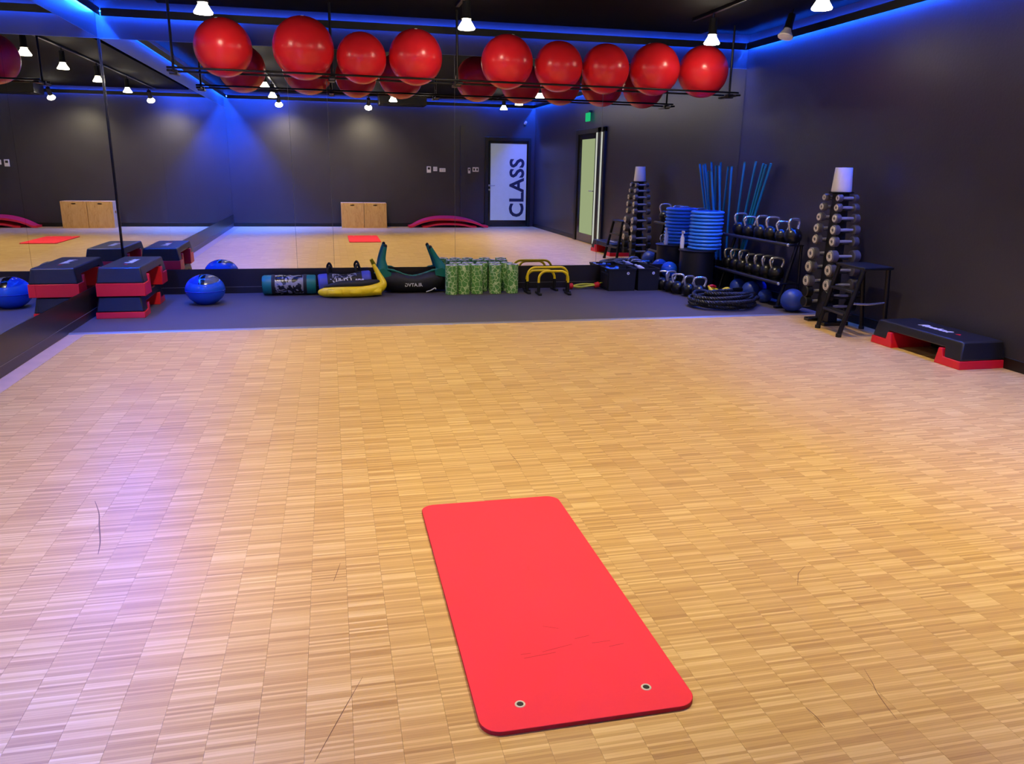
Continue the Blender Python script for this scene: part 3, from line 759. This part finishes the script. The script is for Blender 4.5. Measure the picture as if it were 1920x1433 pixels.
hurdle('front yellow mini hurdle with black feet', 2.285, 2.630, 8.66, 0.265, -2)
hurdle('tallest yellow mini hurdle behind the front one', 2.185, 2.665, 8.80, 0.292, 1)
hurdle('low yellow mini hurdle nested closest to the far wall', 2.215, 2.56, 8.97, 0.235, 3)
t = thing('band_bundle', 'bundle of yellow tubing with red cuffs beside the hurdles', 'exercise band', (2.945, 9.02, RZFL)); t.scale = (0.85, 1, 1)
for k, (dy, dz, b) in enumerate(((0.0, 0.045, 0.012), (-0.02, 0.03, 0.002), (0.02, 0.02, -0.006))):
    build('tubing', MB().tube(smooth_path([(-0.19, dy*0.4, 0.035), (-0.06, dy, dz+b), (0.08, dy*1.3, dz+0.012), (0.19, dy*0.5, 0.05)], 8), 0.010, 8), 'lime', t)
build('cuff', MB().lathe([(0.018, -0.03), (0.032, -0.02), (0.036, 0.02), (0.022, 0.035)], 14, Matrix.Translation((-0.20, 0, 0.038)) @ Matrix.Rotation(R(85), 4, 'Y')), 'red', t)
build('cuff', MB().lathe([(0.020, -0.04), (0.034, -0.02), (0.036, 0.03), (0.016, 0.06)], 14, Matrix.Translation((0.18, 0, 0.045)) @ Matrix.Rotation(R(80), 4, 'Y')), 'red', t)
build('tail', MB().tube(smooth_path([(0.2, -0.01, 0.06), (0.24, -0.02, 0.075), (0.275, 0.0, 0.07)], 5), 0.007, 6), 'lime', t)

def tote(x0, x1, label, y0=8.80, y1=9.12, h=0.262):
    t = thing('storage_box', label, 'box', ((x0+x1)/2, (y0+y1)/2, RZFL), 0, 'black storage boxes')
    hw, hd, th = (x1-x0)/2, (y1-y0)/2, 0.012
    def tp(q): k = 1-0.05*(1-q[2]/h); return (q[0]*k, q[1]*k, q[2])
    mb = MB()
    for bx in ((-hw, hw, -hd, -hd+th), (-hw, hw, hd-th, hd), (-hw, -hw+th, -hd+th, hd-th), (hw-th, hw, -hd+th, hd-th)):
        q = MB().box(*bx, 0.0, h); mb.add([tp(v) for v in q.v], q.f)
    build('walls', mb, 'fabricblack', t)
    build('base', MB().box(-hw*0.95+th, hw*0.95-th, -hd*0.94+th, hd*0.94-th, 0.001, 0.013), 'fabricblack', t)
    rim = MB()
    for bx in ((-hw-0.005, hw+0.005, -hd-0.005, -hd+th), (-hw-0.005, hw+0.005, hd-th, hd+0.005), (-hw-0.005, -hw+th, -hd+th, hd-th), (hw-th, hw+0.005, -hd+th, hd-th)):
        rim.box(*bx, h-0.018, h+0.002)
    build('rim', rim, 'black', t)
    bd = build('badge', MB().lathe([(0.017, 0), (0.017, 0.003)], 24, Matrix.Translation((hw*0.42, -hd+0.002, h*0.80)) @ Matrix.Rotation(R(90), 4, 'X')), 'letter', t)
    build('emblem', MB().prism([(-0.008, -0.008), (0.009, -0.002), (0.0, 0.009)], -hd-0.0014, -hd-0.0008, 'y', lambda q: (q[0]+hw*0.42, q[1]-0.0005, q[2]+h*0.80)), 'capblue', bd)
    return t
tote(3.175, 3.515, 'larger black fabric storage box beside the yellow bands')
tote(3.545, 3.815, 'smaller black fabric storage box nearer the kettlebells')
def mini_dumbbell(loc, rz, label, mname):
    t = thing('hand_weight', label, 'dumbbell', loc, R(rz), 'small items in the storage boxes')
    rt = Matrix.Rotation(R(90), 4, 'Y')
    build('grip', MB().lathe([(0.012, -0.04), (0.012, 0.04)], 12, rt), mname, t)
    for s_ in (-1, 1): build('head', MB().lathe([(0.018, s_*0.038), (0.028, s_*0.045), (0.028, s_*0.075), (0.02, s_*0.082)], 14, rt), mname, t)
fill = MB().box(-0.16, 0.16, -0.13, 0.13, 0, 0.20)
t = tag(build('folded_towel', fill, 'fabricblack', bevel=0.02), 'folded black cloth filling the larger storage box', 'cloth'); t.location = (3.33, 8.96, RZFL+0.014)
t = tag(build('folded_towel', MB().box(-0.11, 0.11, -0.13, 0.13, 0, 0.20), 'fabricblack', bevel=0.02), 'folded black cloth filling the smaller storage box', 'cloth'); t.location = (3.68, 8.96, RZFL+0.014)
mini_dumbbell((3.255, 8.93, RZFL+0.243), 15, 'bright blue hand weight sticking out of the larger storage box', 'bluering')
mini_dumbbell((3.29, 9.03, RZFL+0.243), -10, 'dark blue hand weight at the back of the larger storage box', 'capblue')
t = thing('spray_bottle', 'white bottle lying tilted in the smaller storage box', 'bottle', (3.655, 8.98, RZFL+0.240))
mt_ = Matrix.Rotation(R(-62), 4, 'Y') @ Matrix.Rotation(R(10), 4, 'X')
build('body', MB().lathe([(0.022, -0.03), (0.026, -0.02), (0.026, 0.05), (0.012, 0.075)], 18, mt_), 'white', t)
build('cap', MB().lathe([(0.012, 0.075), (0.013, 0.10), (0.004, 0.12)], 14, mt_), 'offwhite', t)

# ================================================================== KETTLEBELLS
def kb_proto(label, loc, rz, sc, group):
    t = thing('kettlebell', label, 'kettlebell', loc, R(rz), group); t.scale = (sc, sc, sc)
    r0 = 0.085; prof = [(0.045, 0.0), (0.058, 0.001)]
    for i in range(6, 25):
        a = math.pi*i/26; z = 0.078-0.082*math.cos(a)
        if z > 0.006: prof.append((r0*math.sin(a), z))
    build('body', MB().lathe(prof, 36), 'kbblack', t, smooth=50)
    P = smooth_path([(-0.046, 0, 0.125), (-0.064, 0, 0.165), (-0.072, 0, 0.205), (-0.058, 0, 0.232), (-0.025, 0, 0.240), (0.025, 0, 0.240), (0.058, 0, 0.232), (0.072, 0, 0.205), (0.064, 0, 0.165), (0.046, 0, 0.125)], 5)
    build('handle', MB().tube(P, 0.0135, 12), 'steel', t)
    build('badge', MB().lathe([(0.014, 0.0), (0.014, 0.0025)], 16, Matrix.Translation((0.0, -0.0835, 0.085)) @ Matrix.Rotation(R(90), 4, 'X')), 'railgrey', t)
    return t
kp = None
def kettle(loc, rz, sc, label, group):
    global kp
    if kp is None: kp = kb_proto(label, loc, rz, sc, group); return kp
    return dup(kp, loc, (0, 0, R(rz)), label, group, (sc, sc, sc))
nth = lambda k, n: 'nearest' if k == 0 else ('farthest' if k == n-1 else ORD[k]+' nearest')
for k, (xx, yy, sc, rz) in enumerate([(4.02, 8.14, 1.0, -6), (3.985, 8.34, 0.95, 14), (3.93, 8.52, 0.95, -28), (3.915, 8.69, 1.0, 18), (3.89, 8.86, 0.92, -20)]):
    kettle((xx, yy, RZFL), rz, sc, '%s kettlebell of the row standing on the rubber floor' % nth(k, 5), 'kettlebells on the floor')
# rack
ry0, ry1 = 7.42, 8.80
t = thing('kettlebell_rack', 'black two-tier kettlebell rack along the right wall', 'rack', (0, 0, RZFL))
for nm, x0_, x1_, z_ in (('lower', 4.555, 4.80, 0.272), ('upper', 4.62, 4.812, 0.672)):
    sh = build('shelf', MB().box(x0_, x1_, ry0, ry1, z_-0.018, z_-0.006), 'blackmetal', t, bevel=0.003)
    rl = build('front_rail', MB().tube([(x0_-0.006, ry0-0.02, z_-0.004), (x0_-0.006, ry1+0.02, z_-0.004)], 0.018, 12), 'railgrey', sh)
    for yy in (ry0-0.02, ry1+0.02): build('rail_cap', MB().sphere((x0_-0.006, yy, z_-0.004), 0.019, 12), 'steel', sh)
for yy in (ry0+0.03, ry1-0.03):
    build('upright', MB().tube([(4.59, yy, 0.02), (4.76, yy, 0.70)], 0.020, 10), 'blackmetal', t)
    build('brace', MB().tube([(4.815, yy, 0.02), (4.80, yy, 0.66)], 0.016, 10), 'blackmetal', t)
    build('foot', MB().box(4.56, 4.835, yy-0.025, yy+0.025, 0, 0.03), 'blackmetal', t, bevel=0.005)
for k, yy in enumerate([7.50, 7.71, 7.92, 8.14, 8.41, 8.63]):
    kettle((4.722, yy, RZFL+0.666), random.uniform(-18, 18), [1.08, .92, 1.05, 1.05, .95, 1.05][k], '%s kettlebell on the upper tier of the rack' % nth(k, 6), 'kettlebells on the upper tier')
for k, yy in enumerate([7.66, 7.845, 8.02, 8.20, 8.375, 8.55, 8.72]):
    kettle((4.665, yy, RZFL+0.266), random.uniform(-18, 18), [1.0, 1.0, .98, .92, 1.02, 1.0, .98][k], '%s kettlebell on the lower tier of the rack' % nth(k, 7), 'kettlebells on the lower tier')
# slam balls
def ball(loc, r, mname, label, cat='ball', name='medicine_ball', group=None):
    t = thing(name, label, cat, loc, random.uniform(0, 6), group)
    build('shell', MB().sphere((0, 0, 0), r, 36), mname, t, smooth=60)
    build('seam', MB().lathe([(r-0.001, -0.003), (r+0.0012, 0), (r-0.001, 0.003)], 40, Matrix.Rotation(0.5, 4, 'X'), False, False), 'capblue', t)
    return t
for k, (xx, yy, r_) in enumerate([(4.645, 7.80, 0.076), (4.61, 8.05, 0.102), (4.62, 8.37, 0.095), (4.78, 8.20, 0.10)]):
    ball((xx, yy, RZFL+r_), r_, 'slamblue', ['smallest blue medicine ball under the rack, nearest', 'large blue medicine ball under the middle of the rack', 'blue medicine ball under the far end of the rack', 'blue medicine ball under the rack against the wall'][k], group='medicine balls under the rack')
ball((4.63, 7.24, RZFL+0.118), 0.118, 'slamblue', 'blue medicine ball between kettlebell rack and dumbbell tower')
# step pad with bright blue ball on top, next to the far wall
t = thing('weight_plates', 'pair of black weight plates stacked under the bright blue ball', 'weight plate', (4.03, 9.02, RZFL))
for k in range(2):
    build('plate', MB().lathe([(0.02, k*0.063), (0.115, k*0.063), (0.12, k*0.063+0.008), (0.12, k*0.063+0.052), (0.115, k*0.063+0.06), (0.02, k*0.063+0.06)], 36, None, False, False), 'black', t)
ball((4.03, 9.02, RZFL+0.123+0.098), 0.098, 'blueball', 'bright blue medicine ball beyond the kettlebells on the floor')

# ================================================================== BATTLE ROPE
t = thing('battle_rope', 'black battle rope coiled on the rubber floor before the rack', 'rope', (4.06, 7.63, RZFL))
ctrl = []
loops = 6
for k in range(loops*10+1):
    a = 2*math.pi*k/10; lp = k/10
    rx = 0.375-0.035*(lp % 3)+0.03*math.sin(lp*2.3+a*0.37); ry = 0.31-0.035*((lp*1.7) % 3)+0.025*math.cos(lp*1.9)
    z = 0.026+0.017*lp+0.008*math.sin(a*2.3+lp)
    ctrl.append((rx*math.cos(a)+0.03*math.sin(lp*3), ry*math.sin(a)+0.03*math.cos(lp*2.2), z))
ctrl += [(0.30, -0.02, 0.135), (0.12, -0.10, 0.14), (-0.08, -0.02, 0.14), (-0.16, 0.10, 0.13), (0.0, 0.17, 0.135), (0.2, 0.2, 0.14)]
P = smooth_path(ctrl, 14)
strands = MB()
for sN in range(3):
    Q = []; L_ = 0
    for i, p in enumerate(P):
        d = (P[min(i+1, len(P)-1)]-P[max(0, i-1)]).normalized()
        if i: L_ += (p-P[i-1]).length
        n1 = d.cross(Vector((0, 0, 1))).normalized(); n2 = d.cross(n1)
        a = L_*2*math.pi/0.085 + sN*2*math.pi/3
        Q.append(p + (n1*math.cos(a)+n2*math.sin(a))*0.0105)
    strands.tube(Q, 0.0125, 7)
build('strands', strands, 'ropeblack', t)
build('end_sleeve', MB().tube([P[-1], P[-1]+(P[-1]-P[-3]).normalized()*0.12], 0.026, 12), 'blackgloss', t)
# yellow band heap
t = thing('exercise_band', 'crumpled yellow exercise band with a red strip beside the floor kettlebells', 'exercise band', (4.335, 8.27, RZFL))
P = smooth_path([(-0.13, 0.02, 0.10), (-0.08, -0.05, 0.06), (0.0, -0.02, 0.03), (0.06, 0.02, 0.07), (0.12, 0.0, 0.08), (0.17, 0.03, 0.05), (0.12, 0.08, 0.02), (0.02, 0.08, 0.05), (-0.07, 0.07, 0.09)], 7, True)
mb = MB(); vs = []; fs = []
for i, p in enumerate(P):
    wv = Vector((0.012*math.sin(i*0.5), 0.02, 0.035+0.008*math.sin(i*0.8)))
    vs += [p+wv*0.6, p-wv*0.6]
n = len(P)
for i in range(n): j = (i+1) % n; fs.append((2*i, 2*i+1, 2*j+1, 2*j))
mb.add([(v[0], v[1], max(0.004, v[2])) for v in vs], fs); o = build('band', mb, 'yellow', t); o.modifiers.new('solid', 'SOLIDIFY').thickness = 0.008
o = build('knot', MB().tube(smooth_path([(-0.10, -0.02, 0.055), (-0.04, -0.045, 0.05), (0.02, -0.05, 0.035)], 5), [0.022+0.008*math.sin(i) for i in range(11)], 10), 'yellow', t)
build('red_strip', MB().tube(smooth_path([(-0.12, 0.05, 0.105), (-0.08, 0.03, 0.12), (-0.03, 0.05, 0.105)], 5), 0.018, 10), 'red', t)

# ================================================================== DRUM WITH BLUE DISCS, POLES
t = thing('storage_drum', 'black drum carrying the stack of blue discs in the far right corner', 'drum', (4.285, 8.81, RZFL))
build('body', MB().lathe([(0.20, 0.0), (0.205, 0.006), (0.205, 0.462), (0.20, 0.468)], 48), 'black', t)
build('lid', MB().lathe([(0.215, 0.468), (0.222, 0.474), (0.222, 0.482), (0.21, 0.488)], 48), 'stepblack', t)
z = RZFL+0.488; dp = None
for k in range(11):
    lb = ('lowest' if k == 0 else 'topmost' if k == 10 else ORD[k]+' from the bottom') + ', blue ringed disc in the stack on the drum'
    lb = lb[0].upper()+lb[1:] if False else lb
    px_, py_ = 4.365+0.004*math.sin(k*1.9)+0.0010*k, 8.80+0.004*math.cos(k*2.3)
    if dp is None:
        dp = thing('balance_disc', lb, 'disc', (px_, py_, z), 0, 'blue discs stacked on the drum')
        build('rim', MB().lathe([(0.150, 0.004), (0.178, 0.002), (0.193, 0.010), (0.198, 0.020), (0.193, 0.031), (0.178, 0.038), (0.150, 0.036)], 56, None, False, False), 'bluering', dp, smooth=60)
        build('membrane', MB().lathe([(0.155, 0.005), (0.155, 0.036)], 48), 'capblue', dp)
    else: dup(dp, (px_, py_, z), (0, 0, k*0.7), lb)
    z += 0.0415
t = thing('spray_bottle', 'white spray bottle standing on the drum behind the blue discs', 'bottle', (4.135, 8.925, RZFL+0.488))
build('body', MB().lathe([(0.022, 0), (0.025, 0.004), (0.025, 0.12), (0.012, 0.16), (0.011, 0.18)], 20), 'white', t)
build('nozzle', MB().box(-0.010, 0.010, -0.04, 0.018, 0.18, 0.21), 'offwhite', t, bevel=0.004)
t = thing('pole_bin', 'black bin in the corner holding the teal poles', 'bin', (4.772, 8.985, RZFL))
bn = MB()
def ring_wall(mb, r0, r1, h0, h1, n=36):
    mb.lathe([(r0, h0), (r1, h1), (r1-0.008, h1), (r0-0.008, h0+0.01)], n, None, False, False)
ring_wall(bn, 0.118, 0.138, 0.0, 0.34); bn.lathe([(0.112, 0.002), (0.112, 0.01)], 36)
build('shell', bn, 'black', t)
tops = [(4.539, 9.12, 1.397), (4.640, 9.12, 1.467), (4.805, 9.12, 1.457), (4.832, 8.860, 1.508), (4.832, 8.600, 1.513), (4.832, 8.430, 1.489), (4.832, 8.368, 1.477), (4.832, 8.268, 1.489)]
bots = [(4.715, 9.05, .02), (4.755, 9.06, .02), (4.80, 9.05, .02), (4.84, 9.02, .02), (4.85, 8.985, .02), (4.855, 8.955, .02), (4.85, 8.925, .02), (4.84, 8.898, .02)]
nmx = ['lowest teal pole, leaning furthest left over the blue discs', 'teal pole leaning left, next to the lowest one', 'teal pole standing nearly upright in the room corner', 'fourth teal pole from the left in the corner bin',
       'tallest teal pole leaning right in the corner bin', 'third teal pole from the right in the corner bin', 'second teal pole from the right in the corner bin', 'rightmost teal pole in the corner bin']
for a, b, lb in zip(bots, tops, nmx):
    d = Vector(b)-Vector(a); t = thing('exercise_pole', lb, 'pole', (a[0], a[1], a[2]+RZFL), 0, 'teal poles in the corner bin')
    t.rotation_euler = d.to_track_quat('Z', 'Y').to_euler(); Ln = d.length
    build('shaft', MB().tube([(0, 0, 0.012), (0, 0, Ln-0.012)], 0.0135, 14), 'tealpole', t)
    for zz in (0.0, Ln-0.012): build('end_cap', MB().lathe([(0.012, zz), (0.0145, zz+0.002), (0.0145, zz+0.010), (0.011, zz+0.012)], 14), 'teal', t)

# ================================================================== DUMBBELL TOWER
TX, TY = 4.637, 6.65
t = thing('dumbbell_tower', 'tall black tower rack holding dumbbells by the right wall', 'rack', (TX, TY, 0))
build('post', MB().prism([(-0.105, 0.03), (0.105, 0.03), (0.058, 1.22), (-0.058, 1.22)], -0.05, 0.05, 'x'), 'black', t, bevel=0.004)
build('base', MB().box(-0.13, 0.13, -0.17, -0.09, 0, 0.035).box(-0.13, 0.13, 0.09, 0.17, 0, 0.035).box(-0.03, 0.03, -0.09, 0.09, 0.0, 0.035), 'blackgloss', t, bevel=0.006)
build('top_cap', MB().lathe([(0.105, 1.222), (0.112, 1.226), (0.112, 1.234), (0.10, 1.238)], 40), 'blackgloss', t)
ZR = [1.182, 1.096, 1.0, .895, .79, .655, .527, .390, .288, .188]
HR = [.033, .038, .042, .046, .047, .057, .058, .058, .055, .055]
HS = [.080, .088, .098, .105, .103, .115, .120, .125, .125, .125]
HL = [.046, .050, .054, .058, .058, .068, .070, .070, .070, .070]
lev = ['topmost', 'second', 'third', 'fourth', 'fifth', 'sixth', 'seventh', 'eighth', 'ninth', 'lowest']
for k in range(10):
    for side, sy in (('front', -1), ('mirror', 1)):
        off = 0.062+0.045*(1.2-ZR[k])/1.2 + HR[k]*1.15 + 0.004
        if k in (0, 9): lb = '%s dumbbell on the %s side of the tower' % (lev[k], side)
        else: lb = '%s dumbbell from the top on the %s side of the tower' % (lev[k], side)
        q = thing('dumbbell', lb, 'dumbbell', (TX, TY+sy*off, ZR[k]), 0, 'dumbbells on the %s side of the tower' % side)
        rt = Matrix.Rotation(R(90), 4, 'Y'); rr, sp, hl = HR[k], HS[k], HL[k]
        build('grip', MB().lathe([(0.012, -sp+0.01), (0.0145, -0.02), (0.0145, 0.02), (0.012, sp-0.01)], 14, rt), 'grip', q)
        for s_ in (-1, 1):
            h_ = build('head', MB().lathe([(rr*0.86, s_*(sp-hl/2)), (rr, s_*(sp-hl/2+0.006)), (rr, s_*(sp+hl/2-0.008)), (rr*0.86, s_*(sp+hl/2))], 28, rt), 'dbhead' if k < 8 else 'black', q)
            if k < 8: 
                f_ = build('end_face', MB().lathe([(rr*0.78, s_*(sp+hl/2)), (rr*0.74, s_*(sp+hl/2+0.0025)), (rr*0.34, s_*(sp+hl/2+0.0025)), (rr*0.32, s_*(sp+hl/2))], 24, rt, False, False), 'dbface', h_)
    for sy in (-1, 1):
        off = 0.062+0.045*(1.2-ZR[k])/1.2
        a0, a1 = sorted((sy*(off-0.03), sy*(off+HR[k]*1.9)))
        build('cradle', MB().box(-0.03, 0.03, a0, a1, ZR[k]-0.026, ZR[k]-0.017), 'black', t)
t = thing('paper_roll', 'white tapered paper towel roll on top of the dumbbell tower', 'paper roll', (TX, TY, 1.238))
build('paper', MB().lathe([(0.088, 0.0), (0.090, 0.003), (0.076, 0.212), (0.074, 0.215), (0.02, 0.215), (0.02, 0.19)], 44, None, True, True), 'white', t, smooth=40)
build('core', MB().lathe([(0.0215, 0.2155), (0.0215, 0.2165), (0.0185, 0.2165), (0.0185, 0.2155)], 24, None, False, False), 'border', t)

# ================================================================== STEP STOOL
t = thing('step_stool', 'black metal step stool with two treads beside the dumbbell tower', 'stool', (0, 0, 0))
seat = [(4.485, 6.385), (4.785, 6.375), (4.785, 5.975), (4.470, 5.955)]
build('seat', MB().prism(seat, 0.592, 0.617, 'z'), 'black', t, bevel=0.008, seg=3)
legs = [((4.505, 6.355, .592), (4.405, 6.425, 0.002)), ((4.49, 5.985, .592), (4.345, 6.02, 0.002)), ((4.745, 6.345, .592), (4.80, 6.33, 0.002)), ((4.745, 6.0, .592), (4.800, 6.02, 0.002))]
LV = [(Vector(a), Vector(b)) for a, b in legs]
def onleg(i, z): a, b = LV[i]; k = (a.z-z)/(a.z-b.z); return a+(b-a)*k
for i, (a, b) in enumerate(LV):
    lg = build('leg', MB().tube([a, b+Vector((0, 0, 0.012))], 0.021, 12), 'blackmetal', t)
    build('foot_cap', MB().lathe([(0.025, 0), (0.025, 0.03)], 12, Matrix.Translation((b.x, b.y, 0.0))), 'black', lg)
for z_ in (0.20, 0.40):
    a, b = onleg(0, z_), onleg(1, z_)
    build('tread', MB().prism([(a.x-0.03, a.y-0.012), (a.x+0.055, a.y-0.012), (b.x+0.055, b.y+0.012), (b.x-0.03, b.y+0.012)], z_-0.012, z_+0.008, 'z'), 'stepblack', t, bevel=0.003)
for i, j, z_ in ((1, 3, 0.30), (0, 2, 0.30)):
    a, b = onleg(i, z_), onleg(j, z_)
    build('rung', MB().tube(smooth_path([a, (a+b)/2+Vector((0, 0, -0.012)), b], 5), 0.009, 10), 'steel' if i == 1 else 'blackmetal', t)
